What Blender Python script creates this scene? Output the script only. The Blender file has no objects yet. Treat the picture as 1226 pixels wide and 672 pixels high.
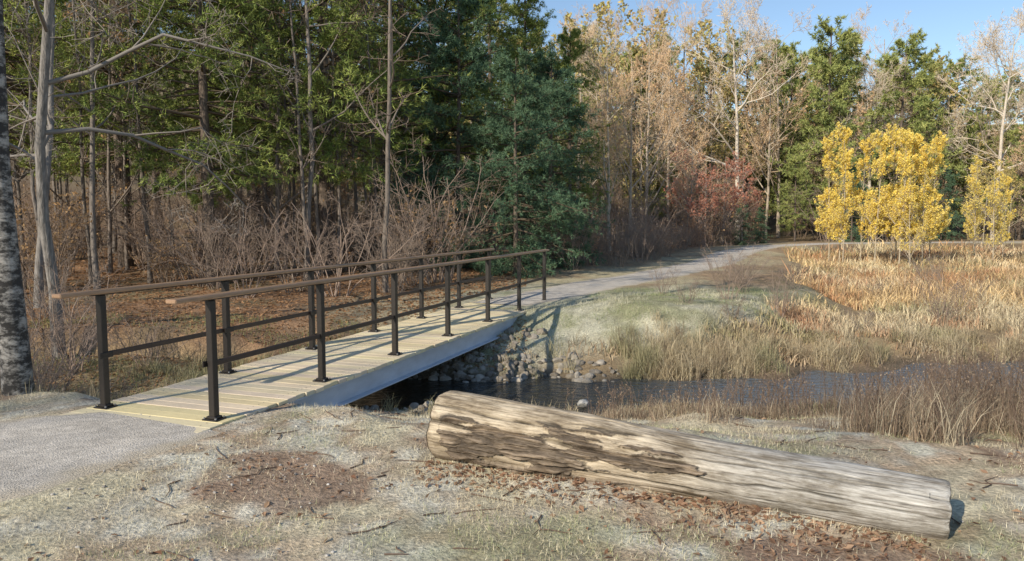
import bpy, bmesh, math, random
import numpy as np
from mathutils import Vector, Matrix, Euler
rng=np.random.default_rng(11)
random.seed(5)
scene=bpy.context.scene
scene.view_settings.view_transform='Standard'
scene.view_settings.look='None'
scene.view_settings.exposure=0

# ------------------------------------------------------------------ noise
def _h(ix,iy,s):
    n=(ix.astype(np.int64)*374761393+iy.astype(np.int64)*668265263+s*1442695041)&0x7fffffff
    n=((n^(n>>13))*1274126177)&0x7fffffff
    n=(n^(n>>16))&0x7fffffff
    return (n%100003)/100003.0
def vn(x,y,sc,s=0):
    x=np.asarray(x,float)/sc+137.3; y=np.asarray(y,float)/sc+91.7
    ix=np.floor(x);iy=np.floor(y);fx=x-ix;fy=y-iy
    fx=fx*fx*(3-2*fx);fy=fy*fy*(3-2*fy)
    a=_h(ix,iy,s);b=_h(ix+1,iy,s);c=_h(ix,iy+1,s);d=_h(ix+1,iy+1,s)
    return (a*(1-fx)+b*fx)*(1-fy)+(c*(1-fx)+d*fx)*fy
def fbm(x,y,sc,s=0,o=4):
    t=0;a=.5;n=0
    for i in range(o):
        t=t+a*vn(x,y,sc/2**i,s+i*17);n+=a;a*=.5
    return t/n
def ss(a,b,x):
    t=np.clip((x-a)/(b-a),0,1);return t*t*(3-2*t)
def norm(v):
    return v/np.maximum(np.linalg.norm(v,axis=-1,keepdims=True),1e-9)

# ------------------------------------------------------------------ mesh builder
class MB:
    def __init__(s): s.V=[];s.C=[];s.Q=[];s.T=[];s.mq=[];s.mt=[];s.n=0
    def add(s,V,Q=None,T=None,col=(1,1,1),mat=0):
        V=np.asarray(V,float).reshape(-1,3)
        c=np.asarray(col,float)
        if c.ndim==1: c=np.tile(c,(len(V),1))
        s.V.append(V);s.C.append(c)
        if Q is not None and len(Q): s.Q.append(np.asarray(Q)+s.n);s.mq.append(np.full(len(Q),mat))
        if T is not None and len(T): s.T.append(np.asarray(T)+s.n);s.mt.append(np.full(len(T),mat))
        s.n+=len(V)
    def mesh(s,name,mats,smooth=True):
        V=np.concatenate(s.V);C=np.concatenate(s.C)
        Q=np.concatenate(s.Q) if s.Q else np.zeros((0,4),int)
        T=np.concatenate(s.T) if s.T else np.zeros((0,3),int)
        mi=np.concatenate(s.mq+s.mt)
        me=bpy.data.meshes.new(name)
        me.vertices.add(len(V));me.vertices.foreach_set('co',V.astype(np.float32).ravel())
        nl=len(Q)*4+len(T)*3
        me.loops.add(nl);me.loops.foreach_set('vertex_index',np.concatenate([Q.ravel(),T.ravel()]).astype(np.int32))
        me.polygons.add(len(Q)+len(T))
        st=np.concatenate([np.arange(len(Q))*4,len(Q)*4+np.arange(len(T))*3])
        me.polygons.foreach_set('loop_start',st.astype(np.int32))
        me.polygons.foreach_set('material_index',mi.astype(np.int32))
        me.polygons.foreach_set('use_smooth',np.full(len(mi),smooth))
        me.update(calc_edges=True)
        a=me.color_attributes.new('Col','FLOAT_COLOR','POINT')
        a.data.foreach_set('color',np.concatenate([C,np.ones((len(C),1))],1).astype(np.float32).ravel())
        for m in mats: me.materials.append(m)
        return me
def obj(name,me,parent=None,loc=(0,0,0),rz=0,sc=1.0,rot=None):
    o=bpy.data.objects.new(name,me);scene.collection.objects.link(o)
    o.location=loc;o.rotation_euler=rot if rot else (0,0,rz)
    o.scale=(sc,sc,sc) if not hasattr(sc,'__len__') else sc
    if parent: o.parent=parent
    return o
def empty(name,loc=(0,0,0),rz=0):
    return obj(name,None,None,loc,rz)

# ------------------------------------------------------------------ materials
def newmat(name):
    m=bpy.data.materials.new(name);m.use_nodes=True
    nt=m.node_tree;nt.nodes.clear()
    out=nt.nodes.new('ShaderNodeOutputMaterial')
    return m,nt,out
def N(nt,t,**k):
    n=nt.nodes.new(t)
    for a,b in k.items(): setattr(n,a,b)
    return n
def vcmat(name,rough=.85,transl=0.0,nscale=20,nlo=.7,nhi=1.25,stretch=(1,1,1),bump=0.0,bdist=.01,bscale=None,spec=.25,metal=0,detail=6,simple=False):
    m,nt,out=newmat(name);L=nt.links.new
    at=N(nt,'ShaderNodeAttribute',attribute_name='Col')
    if simple:
        d=N(nt,'ShaderNodeBsdfDiffuse');L(at.outputs['Color'],d.inputs[0])
        if transl>0:
            t=N(nt,'ShaderNodeBsdfTranslucent');L(at.outputs['Color'],t.inputs['Color'])
            mx=N(nt,'ShaderNodeMixShader');mx.inputs[0].default_value=transl
            L(d.outputs[0],mx.inputs[1]);L(t.outputs[0],mx.inputs[2]);d=mx
        L(d.outputs[0],out.inputs[0])
        return m
    tc=N(nt,'ShaderNodeTexCoord');mp=N(nt,'ShaderNodeMapping');mp.inputs['Scale'].default_value=stretch
    L(tc.outputs['Object'],mp.inputs['Vector'])
    no=N(nt,'ShaderNodeTexNoise');no.inputs['Scale'].default_value=nscale;no.inputs['Detail'].default_value=detail;no.inputs['Roughness'].default_value=.65
    L(mp.outputs[0],no.inputs['Vector'])
    mr=N(nt,'ShaderNodeMapRange');mr.inputs['From Min'].default_value=.3;mr.inputs['From Max'].default_value=.7
    mr.inputs['To Min'].default_value=nlo;mr.inputs['To Max'].default_value=nhi
    L(no.outputs['Fac'],mr.inputs['Value'])
    mu=N(nt,'ShaderNodeVectorMath',operation='MULTIPLY');L(at.outputs['Color'],mu.inputs[0]);L(mr.outputs[0],mu.inputs[1])
    p=N(nt,'ShaderNodeBsdfPrincipled');p.inputs['Roughness'].default_value=rough;p.inputs['Specular IOR Level'].default_value=spec;p.inputs['Metallic'].default_value=metal
    L(mu.outputs[0],p.inputs['Base Color'])
    if bump>0:
        n2=no
        if bscale:
            n2=N(nt,'ShaderNodeTexNoise');n2.inputs['Scale'].default_value=bscale;n2.inputs['Detail'].default_value=5;L(mp.outputs[0],n2.inputs['Vector'])
        b=N(nt,'ShaderNodeBump');b.inputs['Strength'].default_value=bump;b.inputs['Distance'].default_value=bdist
        L(n2.outputs['Fac'],b.inputs['Height']);L(b.outputs[0],p.inputs['Normal'])
    L(p.outputs[0],out.inputs[0])
    return m
M_bark=vcmat('bark',nscale=9,stretch=(3,3,.6),nlo=.5,nhi=1.35,bump=.8,bdist=.03,detail=3)
M_twig=vcmat('twig_bark',simple=True)
M_needle=vcmat('pine_needles',simple=True)
M_leaf=vcmat('leaves',transl=.35,simple=True)
M_grass=vcmat('dry_grass',transl=.2,simple=True)
M_ground=vcmat('ground_soil',rough=.95,nscale=34,nlo=.5,nhi=1.45,bump=1.0,bdist=.03,detail=7,spec=.1)
M_gravel=vcmat('gravel',rough=.95,nscale=60,nlo=.7,nhi=1.3,bump=1.0,bdist=.012,bscale=90,spec=.15)
M_rock=vcmat('rock',rough=.85,nscale=14,nlo=.7,nhi=1.25,bump=.6,bdist=.02)
M_plank=vcmat('treated_lumber',rough=.75,nscale=14,stretch=(1,9,9),nlo=.82,nhi=1.12,bump=.35,bdist=.004)
M_rail=vcmat('rail_wood',rough=.42,nscale=14,stretch=(9,.7,9),nlo=.75,nhi=1.2,bump=.15,bdist=.003,spec=.6)
M_post=vcmat('bronze_paint',rough=.45,nscale=30,nlo=.85,nhi=1.15,spec=.5)
M_steel=vcmat('galvanised_steel',rough=.45,nscale=5,stretch=(1,.5,1.5),nlo=.85,nhi=1.1,spec=.5,metal=.1,bump=.1,bdist=.002)

def birchmat():
    m,nt,out=newmat('birch_bark');L=nt.links.new
    tc=N(nt,'ShaderNodeTexCoord');mp=N(nt,'ShaderNodeMapping');mp.inputs['Scale'].default_value=(2.5,2.5,5)
    L(tc.outputs['Object'],mp.inputs['Vector'])
    n1=N(nt,'ShaderNodeTexNoise');n1.inputs['Scale'].default_value=2.4;n1.inputs['Detail'].default_value=9;n1.inputs['Roughness'].default_value=.75
    L(mp.outputs[0],n1.inputs['Vector'])
    r=N(nt,'ShaderNodeValToRGB');r.color_ramp.elements[0].position=.46;r.color_ramp.elements[0].color=(.04,.036,.032,1)
    r.color_ramp.elements[1].position=.60;r.color_ramp.elements[1].color=(.44,.41,.37,1)
    L(n1.outputs['Fac'],r.inputs[0])
    p=N(nt,'ShaderNodeBsdfPrincipled');p.inputs['Roughness'].default_value=.8
    L(r.outputs[0],p.inputs['Base Color'])
    b=N(nt,'ShaderNodeBump');b.inputs['Strength'].default_value=.8;b.inputs['Distance'].default_value=.03
    L(n1.outputs['Fac'],b.inputs['Height']);L(b.outputs[0],p.inputs['Normal']);L(p.outputs[0],out.inputs[0])
    return m
M_birch=birchmat()
def watermat():
    m,nt,out=newmat('stream_water');L=nt.links.new
    tc=N(nt,'ShaderNodeTexCoord')
    mp=N(nt,'ShaderNodeMapping');mp.inputs['Scale'].default_value=(1,1.6,1);L(tc.outputs['Object'],mp.inputs[0])
    n1=N(nt,'ShaderNodeTexNoise');n1.inputs['Scale'].default_value=6;n1.inputs['Detail'].default_value=5;L(mp.outputs[0],n1.inputs['Vector'])
    at=N(nt,'ShaderNodeAttribute',attribute_name='Col')
    p=N(nt,'ShaderNodeBsdfPrincipled');L(at.outputs['Color'],p.inputs['Base Color']);p.inputs['Roughness'].default_value=.14
    p.inputs['IOR'].default_value=1.45;p.inputs['Specular IOR Level'].default_value=1
    b=N(nt,'ShaderNodeBump');b.inputs['Strength'].default_value=1;b.inputs['Distance'].default_value=.09
    L(n1.outputs['Fac'],b.inputs['Height']);L(b.outputs[0],p.inputs['Normal']);L(p.outputs[0],out.inputs[0])
    return m
M_water=watermat()

# ------------------------------------------------------------------ terrain
STREAM=np.array([(-60,-20),(-14,4.2),(-9,7.0),(-6,8.5),(-4,9.3),(-1.5,9.8),(0.5,9.9),(2.5,9.9),(5,10.2),(8,10.95),(14,12.3),(25,15),(60,22),(200,50)],float)
UP=np.array([(-3,11.3),(0,11.4),(2.8,12.0),(4.6,13.6),(6.1,16),(8.7,22),(11.5,30),(15.2,40),(24,47),(60,52),(200,60)],float)
PATHF=np.array([(-0.3,14.4),(0.5,15.7),(1.9,18.3),(4.2,21.9),(7.6,28),(11.2,37),(15.4,45),(21.5,50),(32,52.5),(60,54)],float)
def dpoly(x,y,P):
    x=np.asarray(x,float);y=np.asarray(y,float)
    best=np.full(x.shape,1e9);sg=np.zeros(x.shape)
    for i in range(len(P)-1):
        a=P[i];d=P[i+1]-a;l2=d@d
        t=np.clip(((x-a[0])*d[0]+(y-a[1])*d[1])/l2,0,1)
        px=a[0]+t*d[0];py=a[1]+t*d[1]
        D=np.hypot(x-px,y-py)
        s=np.sign(d[0]*(y-a[1])-d[1]*(x-a[0]))
        m=D<best;best=np.where(m,D,best);sg=np.where(m,s,sg)
    return best,sg
def shw(x): return np.interp(x,[-14,-6,-3.5,-1.5,.5,2.5,5,8,14,60],[.25,.3,.6,1.05,.95,.8,.95,1.1,1.3,1.4])
def masks(x,y):
    ds,sg=dpoly(x,y,STREAM);e=ds-shw(x)-.4*(vn(x,y,.7,3)-.5)*2
    far=sg>0
    du,su=dpoly(x,y,UP);sdu=du*su
    mead=ss(-.4,1.2,-sdu+1.2*(vn(x,y,1.5,8)-.5))*far
    dp,_=dpoly(x,y,PATHF)
    return e,far,sdu,mead,dp
def terrain(x,y):
    x=np.asarray(x,float);y=np.asarray(y,float)
    e,far,sdu,mead,dp=masks(x,y)
    land=np.where(far,-.42*mead,-.04-.2*ss(2.5,8,x))
    ns=(fbm(x,y,3.,1)-.5)*.16+(fbm(x,y,.5,2)-.5)*.06+(vn(x,y,.12,5)-.5)*.022
    dn=np.hypot(x+3.6,y-5.2)
    flat=np.where(far,ss(1.0,2.2,dp),ss(1.2,2.6,dn))
    flat=np.minimum(flat,1)
    mound=.16*np.exp(-(((x-3.0)/1.6)**2+((y-14.2)/1.5)**2))
    land=land*np.where(far,1,ss(.6,2.5,dn))+ns*(.12+.88*flat)+mound
    land=land+ss(66,125,y)*17+ss(-16,-60,x)*7*(y>0)+.35*ss(16,26,y)*ss(0,-6,x)+ss(40,80,y)*ss(0,-25,x)*5
    bw=np.where(far,np.interp(x,[-6,-2,1,3,5,8],[1.6,2.6,2.9,2.4,1.3,.9]),np.interp(x,[-6,-3,-1,1,9],[1.2,1.8,2.4,3.3,3.4]))
    p=np.clip(e/bw,0,1)
    p=np.where(far,p**.75,np.where(x>0,.5*p+.5*ss(0,1,p),p**.8))
    z=np.where(e>0,-.74+(land+.74)*p,-.74-.3*np.clip(-e/.5,0,1))
    return z
def axis(lo,a,b,hi,st,g=1.07):
    c=list(np.arange(a,b,st));s=st;v=a;L=[]
    while v>lo: s*=g;v-=s;L.append(v)
    s=st;v=c[-1];R=[]
    while v<hi: s*=g;v+=s;R.append(v)
    return np.array(L[::-1]+c+R)
def T3(x,y): return np.stack([x,y,terrain(x,y)],-1)
def mixc(a,b,t): t=np.asarray(t)[...,None];return np.asarray(a)*(1-t)+np.asarray(b)*t
def barepatch(x,y): return ss(.53,.63,fbm(x,y,1.1,121)*.65+fbm(x,y,.3,122)*.35)
def groundcol(x,y):
    e,far,sdu,mead,dp=masks(x,y)
    n1=fbm(x,y,1.6,21);n2=fbm(x,y,.35,22);n3=vn(x,y,.09,23)
    straw=mixc((.62,.56,.40),(.48,.36,.25),ss(.40,.60,n1*.6+n2*.4))
    straw=mixc(straw,(.74,.72,.60),ss(.48,.68,n2)*.8)
    straw=mixc(straw,(.32,.34,.19),ss(.52,.7,fbm(x,y,.9,31))*.5)
    straw=mixc(straw,(.33,.225,.16),barepatch(x,y)*.8)
    litter=mixc((.36,.22,.13),(.20,.14,.095),ss(.35,.65,n2))
    litter=mixc(litter,(.28,.25,.14),ss(.5,.7,n1)*.5)
    litter=mixc(litter,(.24,.19,.12),ss(45,60,y)*.8)
    meadow=mixc((.40,.30,.17),(.27,.20,.13),n2)
    mud=mixc((.10,.08,.06),(.17,.14,.10),n2)
    c=np.where(far[...,None],litter,straw)
    ver=far*ss(4.2,1.2,dp+1.0*(n1-.5))
    c=mixc(c,mixc((.54,.48,.31),(.42,.30,.19),ss(.4,.65,n1)),np.clip(ver,0,1)*.85)
    slope=far*ss(-2.0,-.2,x)*ss(19.5,16.5,y)*(1-mead)
    c=mixc(c,mixc((.56,.54,.41),(.33,.33,.2),ss(.35,.62,n2*.5+n1*.5)),np.clip(slope,0,1)*.9)
    c=mixc(c,meadow,mead*ss(.3,.8,mead))
    fl=(~far)*ss(-4.6,-5.6,x+.8*(n1-.5))
    c=mixc(c,litter,fl)
    c=mixc(c,mud,ss(.55,.0,e-.3*(n1-.5))*1.0)
    c=c*(0.8+.4*n3)[...,None]
    return c
gx=axis(-700,-7.5,9.5,700,.06);gy=axis(-700,2.4,16.5,900,.06)
X,Y=np.meshgrid(gx,gy)
Z=terrain(X,Y)
nx,ny=len(gx),len(gy)
idx=np.arange(nx*ny).reshape(ny,nx)
Q=np.stack([idx[:-1,:-1],idx[:-1,1:],idx[1:,1:],idx[1:,:-1]],-1).reshape(-1,4)
mb=MB();mb.add(np.stack([X,Y,Z],-1),Q=Q,col=groundcol(X,Y).reshape(-1,3))
obj('ground',mb.mesh('ground',[M_ground]))

mb=MB()
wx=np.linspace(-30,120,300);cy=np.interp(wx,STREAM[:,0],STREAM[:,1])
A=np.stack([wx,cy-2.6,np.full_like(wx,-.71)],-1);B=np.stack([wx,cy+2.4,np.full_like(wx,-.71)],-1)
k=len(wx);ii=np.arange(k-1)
wc=mixc((.02,.022,.018),(.12,.145,.17),ss(.6,4.0,wx))   # dark under the bridge, paler downstream: shade and sky reflection painted into the colour
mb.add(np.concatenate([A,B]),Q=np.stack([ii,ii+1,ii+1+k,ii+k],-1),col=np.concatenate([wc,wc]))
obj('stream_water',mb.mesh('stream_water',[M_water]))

def strip(name,cl,hwl,hwr,step=.08,cols=26,zoff=.012,seed=0):
    cl=np.array(cl,float)
    seg=np.hypot(*np.diff(cl,axis=0).T);s=np.concatenate([[0],np.cumsum(seg)])
    n=int(s[-1]/step);t=np.linspace(0,s[-1],n)
    cx=np.interp(t,s,cl[:,0]);cyy=np.interp(t,s,cl[:,1])
    kk=int(1.2/step);ker=np.ones(kk)/kk
    def sm(v):
        vv=np.concatenate([np.full(kk,v[0])+(v[0]-v[1:kk+1][::-1]),v,v[-1]+(v[-1]-v[-kk-1:-1][::-1])])
        return np.convolve(vv,ker,'same')[kk:-kk]
    cx=sm(cx);cyy=sm(cyy)
    tx=np.gradient(cx);ty=np.gradient(cyy);l=np.hypot(tx,ty);nxx=-ty/l;nyy=tx/l
    a=np.interp(t,s,hwl)+.16*(fbm(t,t*0,.5,seed+3,4)-.5)*2
    b=np.interp(t,s,hwr)+.16*(fbm(t,t*0+9,.5,seed+4,4)-.5)*2
    u=np.linspace(-1,1,cols)[None,:]
    off=np.where(u>0,u*a[:,None],u*b[:,None])
    x=cx[:,None]+nxx[:,None]*off;y=cyy[:,None]+nyy[:,None]*off
    z=terrain(x,y)+zoff*(1-np.abs(u)**6*1.15)
    z=np.maximum(z,terrain(x,y)-.002)
    id=np.arange(n*cols).reshape(n,cols)
    Q=np.stack([id[:-1,:-1],id[1:,:-1],id[1:,1:],id[:-1,1:]],-1).reshape(-1,4)[:,::-1]
    c=mixc((.64,.585,.51),(.48,.435,.375),fbm(x,y,.3,40))*(.8+.4*vn(x,y,.05,41))[...,None]
    ed=ss(.7,1.0,np.abs(u)+.35*(fbm(x,y,.25,44)-.5))
    c=mixc(c,(.52,.44,.32),ed*.8)
    m=MB();m.add(np.stack([x,y,z],-1),Q=Q,col=c.reshape(-1,3))
    return obj(name,m.mesh(name,[M_gravel]))
strip('gravel_path',[(-3.10,6.1),(-3.25,5.7),(-3.9,4.8),(-5.4,3.6),(-9,1.5),(-14,-1)],[.85,.9,1.0,1.1,1.1,1.1],[.62,.95,1.25,1.3,1.2,1.2],step=.05,cols=40,seed=1)
strip('gravel_path',PATHF,[.75,.8,.85,.85,.9,1,1,1,1,1],[.75,.8,.85,.85,.9,1,1,1,1,1],step=.1,seed=7)

# ------------------------------------------------------------------ bridge
def boxverts(sx,sy,sz,bev):
    bm=bmesh.new();bmesh.ops.create_cube(bm,size=1)
    bmesh.ops.scale(bm,vec=(sx,sy,sz),verts=bm.verts)
    if bev>0: bmesh.ops.bevel(bm,geom=list(bm.edges),offset=bev,segments=1,affect='EDGES')
    bm.verts.index_update()
    V=np.array([v.co[:] for v in bm.verts]);Q=[];T=[]
    for f in bm.faces:
        v=[w.index for w in f.verts]
        if len(v)==4:Q.append(v)
        elif len(v)==3:T.append(v)
        else:
            for i in range(1,len(v)-1):T.append([v[0],v[i],v[i+1]])
    bm.free();return V,np.array(Q).reshape(-1,4),np.array(T).reshape(-1,3)
def addbox(mb,size,loc,col,bev=.004,rot=None,mat=0):
    V,Qd,Td=boxverts(*size,bev)
    if rot is not None: V=V@np.array(Euler(rot).to_matrix()).T
    mb.add(V+np.array(loc),Q=Qd,T=Td,col=col,mat=mat)
BO=(-3.06,6.28,0.0);BR=-math.atan2(3.14,8.85)
bridge=empty('footbridge',BO,BR)
LEN=9.42;SP=LEN/6
mb=MB();y=-.36
while y<LEN+.32:
    w=.139
    base=np.array((.80,.68,.45))*random.uniform(.86,1.08)
    base=base*np.array((1,random.uniform(.96,1.03),random.uniform(.86,1.1)))
    addbox(mb,(1.5+random.uniform(-.015,.015),w,.04),(random.uniform(-.01,.01),y+w/2,-.02+random.uniform(-.0015,.0015)),base,.003,(0,0,random.uniform(-.002,.002)))
    for sx in (-.62,.62):
        for q in (.035,.105): addbox(mb,(.008,.008,.003),(sx,y+q,.001),(.25,.22,.18),.0)
    y+=.144
obj('deck_planks',mb.mesh('deck_planks',[M_plank],smooth=False),bridge)
mb=MB();L0=LEN+.5;yc=LEN/2
scol=(.52,.57,.64)
for sx in (-1,1):
    x=sx*.67
    addbox(mb,(.012,L0,.24),(x,yc,-.165),scol,.002)
    addbox(mb,(.06,L0,.014),(x+sx*.037,yc,-.049),scol,.002)
    addbox(mb,(.075,L0,.014),(x+sx*.0445,yc,-.281),scol,.002)
for k in range(7):
    addbox(mb,(1.28,.08,.12),(0,.15+k*1.5,-.17),scol,.003)
obj('steel_beams',mb.mesh('steel_beams',[M_steel],smooth=False),bridge)
mb=MB()
for yy in (-.32,LEN+.22): addbox(mb,(1.62,.3,.5),(0,yy,-.55),(.3,.29,.27),.01)
obj('abutments',mb.mesh('abutments',[M_rock],smooth=False),bridge)
pcol=(.022,.017,.014)
mbp=MB();mbr=MB();mbm=MB()
for sx in (-1,1):
    x=sx*.60
    for k in range(7):
        yy=k*SP
        addbox(mbp,(.062,.062,1.0),(x,yy,.506),pcol,.005)
        addbox(mbp,(.15,.13,.012),(x,yy,.0065),pcol,.003)
        addbox(mbp,(.10,.085,.02),(x,yy,.0225),pcol,.004)
        for ax in(-1,1):
            for ay in (-1,1): addbox(mbp,(.016,.016,.014),(x+ax*.058,yy+ay*.05,.0195),(.2,.2,.2),.003)
        addbox(mbp,(.012,.14,.05),(x-sx*.038,yy,.475),pcol,.003)
    addbox(mbp,(.04,LEN+.2,.012),(x,LEN/2,1.0125),pcol,.002)
    addbox(mbr,(.105,LEN+.62,.036),(x,LEN/2-.12,1.037),(.36,.225,.135),.008)
    for k in range(6):
        addbox(mbm,(.032,SP-.064,.045),(x,(k+.5)*SP,.475),(.05,.032,.024),.004)
obj('railing_posts',mbp.mesh('railing_posts',[M_post],smooth=False),bridge)
obj('handrails',mbr.mesh('handrails',[M_rail],smooth=False),bridge)
obj('midrails',mbm.mesh('midrails',[M_post],smooth=False),bridge)

# ------------------------------------------------------------------ log
def logmat():
    m,nt,out=newmat('weathered_log');L=nt.links.new
    tc=N(nt,'ShaderNodeTexCoord')
    mp=N(nt,'ShaderNodeMapping');mp.inputs['Scale'].default_value=(1.0,17,17);L(tc.outputs['Object'],mp.inputs[0])
    n1=N(nt,'ShaderNodeTexNoise');n1.inputs['Scale'].default_value=4;n1.inputs['Detail'].default_value=10;n1.inputs['Roughness'].default_value=.7;n1.inputs['Distortion'].default_value=.4;L(mp.outputs[0],n1.inputs['Vector'])
    mp2=N(nt,'ShaderNodeMapping');mp2.inputs['Scale'].default_value=(.6,1.6,1.6);L(tc.outputs['Object'],mp2.inputs[0])
    n2=N(nt,'ShaderNodeTexNoise');n2.inputs['Scale'].default_value=5;n2.inputs['Detail'].default_value=9;n2.inputs['Roughness'].default_value=.7;L(mp2.outputs[0],n2.inputs['Vector'])
    r=N(nt,'ShaderNodeValToRGB');cr=r.color_ramp
    cr.elements[0].position=.32;cr.elements[0].color=(.12,.10,.085,1)
    cr.elements[1].position=.68;cr.elements[1].color=(.66,.61,.54,1)
    e=cr.elements.new(.43);e.color=(.34,.305,.26,1);e=cr.elements.new(.53);e.color=(.49,.455,.40,1)
    L(n1.outputs['Fac'],r.inputs[0])
    r2=N(nt,'ShaderNodeValToRGB');r2.color_ramp.elements[0].position=.38;r2.color_ramp.elements[0].color=(.42,.38,.32,1)
    r2.color_ramp.elements[1].position=.58;r2.color_ramp.elements[1].color=(1.06,1.06,1.05,1);L(n2.outputs['Fac'],r2.inputs[0])
    mu=N(nt,'ShaderNodeMixRGB',blend_type='MULTIPLY');mu.inputs[0].default_value=1;L(r.outputs[0],mu.inputs[1]);L(r2.outputs[0],mu.inputs[2])
    at=N(nt,'ShaderNodeAttribute',attribute_name='Col')
    m2=N(nt,'ShaderNodeMixRGB',blend_type='MULTIPLY');m2.inputs[0].default_value=1;L(mu.outputs[0],m2.inputs[1]);L(at.outputs['Color'],m2.inputs[2])
    p=N(nt,'ShaderNodeBsdfPrincipled');p.inputs['Roughness'].default_value=.75;L(m2.outputs[0],p.inputs['Base Color'])
    b=N(nt,'ShaderNodeBump');b.inputs['Strength'].default_value=.8;b.inputs['Distance'].default_value=.010
    L(n1.outputs['Fac'],b.inputs['Height']);L(b.outputs[0],p.inputs['Normal']);L(p.outputs[0],out.inputs[0])
    return m
M_log=logmat()
LL=3.26;nu=560;nt_=300
u=np.linspace(0,1,nu)[:,None];th=np.linspace(0,2*np.pi,nt_,endpoint=False)[None,:]
U=u+0*th;TH=th+0*u
r0=np.interp(u,[0,.006,.02,.25,.6,.94,.994,1],[.235,.25,.255,.235,.20,.182,.176,.168])+0*th
def pn(su,sc,s):
    wgt=ss(0,1.2,TH)
    return fbm(U*su,TH*sc,1,s)*wgt+fbm(U*su,(TH+2*np.pi)*sc,1,s)*(1-wgt)
r=r0*(1+.16*(pn(2.2,.8,60)-.5)+.10*(pn(7,2,61)-.5))
r=r+.008*(pn(5,9,62)-.5)
crack=np.zeros_like(r)
for (ta,u0,u1,w,dp_) in [(2.75,-.1,.60,.045,.045),(2.2,.3,.97,.022,.018),(3.0,.42,1.1,.025,.018),(1.8,-.05,.5,.025,.018),(3.45,.08,.66,.035,.028),(3.1,.15,.52,.04,.03),(3.7,.4,.98,.02,.015),(2.5,.55,1.1,.022,.014),(1.4,.4,.95,.02,.012),(2.35,-.1,.3,.03,.025),(2.8,.62,1.1,.016,.012),(3.3,.6,.9,.016,.012)]:
    c0=ta+.45*(fbm(u*6+ta*7,u*0,1,int(ta*100))-.5)
    g=np.exp(-((TH-c0)/w)**2)*ss(u0,u0+.06,U)*ss(u1,u1-.06,U)*(.3+1.0*vn(U*30,TH*0+ta,1,66))
    crack=np.maximum(crack,g);r=r-dp_*g
win=ss(.68,.52,U+.25*(pn(5,1.5,73)-.5))*ss(.0,.06,U)*np.exp(-((TH-3.1+.9*(U-.3))/.6)**2)
bm_=ss(.50,.53,fbm(U*9,TH*3.2,1,70,6)+.38*win-.18)*ss(.05,.3,win)
ridge=np.abs(fbm(U*13,TH*9,1,71,5)-.5)*2
ridge=np.clip(ridge*2.2,0,1)
r=r+bm_*(.006+.032*ridge)
endj=.05*(fbm(TH*3,TH*0,1,75)-.5)
xx=U*LL+np.where(U<.03,endj,0)+np.where(U>.97,.03*(fbm(TH*2,TH*0,1,76)-.5),0)
ysag=.03*(vn(U*3,U*0,1,77)-.5)
V=np.stack([xx,np.cos(TH)*r+ysag,np.sin(TH)*r],-1)
tint=mixc((1.05,.95,.80),(.92,.95,1.0),ss(.35,.8,U))
col=tint*(1-.85*np.clip(crack,0,1))[...,None]
barkc=mixc((.15,.12,.10),(.60,.50,.41),ridge)
col=mixc(col,barkc,bm_*.95)
edge=bm_*(1-bm_)*4
col=col*(1-.6*edge)[...,None]
underside=ss(-.2,-.9,np.sin(TH));col=mixc(col,(.38,.30,.24),underside*.85)  # browner and darker towards the bottom of the log
mb=MB()
id=np.arange(nu*nt_).reshape(nu,nt_);idr=np.roll(id,-1,1)
Q=np.stack([id[:-1],idr[:-1],idr[1:],id[1:]],-1).reshape(-1,4)[:,::-1]
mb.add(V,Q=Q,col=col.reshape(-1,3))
for e_,ui in ((0,0),(1,nu-1)):
    ring=V[ui];c=ring.mean(0)
    rr=np.linspace(1,0,9)[:-1]
    P=np.concatenate([c+(ring-c)*q+np.array([.006*math.sin(q*30),0,0]) for q in rr]+[c[None]])
    Qc=[];Tc=[]
    for a in range(7):
        for b_ in range(nt_):
            Qc.append([a*nt_+b_,a*nt_+(b_+1)%nt_,(a+1)*nt_+(b_+1)%nt_,(a+1)*nt_+b_])
    for b_ in range(nt_): Tc.append([7*nt_+b_,7*nt_+(b_+1)%nt_,8*nt_])
    mb.add(P,Q=Qc,T=Tc,col=(.75,.62,.48))
LR=-math.atan2(1.42,2.86)
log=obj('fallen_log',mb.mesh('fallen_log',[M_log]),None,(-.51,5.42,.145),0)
log.rotation_euler=(0,math.radians(1.5),LR)

# ------------------------------------------------------------------ rocks
bm=bmesh.new();bmesh.ops.create_icosphere(bm,subdivisions=2,radius=1);bm.verts.index_update()
IV=np.array([v.co[:] for v in bm.verts]);IF=np.array([[v.index for v in f.verts] for f in bm.faces]);bm.free()
def rocks(name,xs,ys,sz,sink=.3,cols=((.22,.19,.15),(.42,.38,.32))):
    mb=MB()
    for x,y,s in zip(xs,ys,sz):
        v=IV.copy()
        for _ in range(5):
            d=rng.normal(size=3);d/=np.linalg.norm(d);k=v@d;lim=rng.uniform(.5,.85)
            v=v-np.maximum(k-lim,0)[:,None]*d*.9
        v=v*(1+.12*(rng.random((len(v),1))-.5))
        v=v*np.array([1,rng.uniform(.6,1),rng.uniform(.5,.85)])*s
        a=rng.uniform(0,6.28);R=np.array([[math.cos(a),-math.sin(a),0],[math.sin(a),math.cos(a),0],[0,0,1]]);v=v@R.T
        t=rng.random();c=np.array(cols[0])*(1-t)+np.array(cols[1])*t;c=c*rng.uniform(.7,1.1)
        mb.add(v+np.array([x,y,float(terrain(x,y))+s*(.5-sink)]),T=IF,col=c)
    return obj(name,mb.mesh(name,[M_rock],smooth=False))
n=1000
ry=rng.uniform(10.4,12.6,n);rx=rng.uniform(-2.6,1.9,n)
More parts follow.
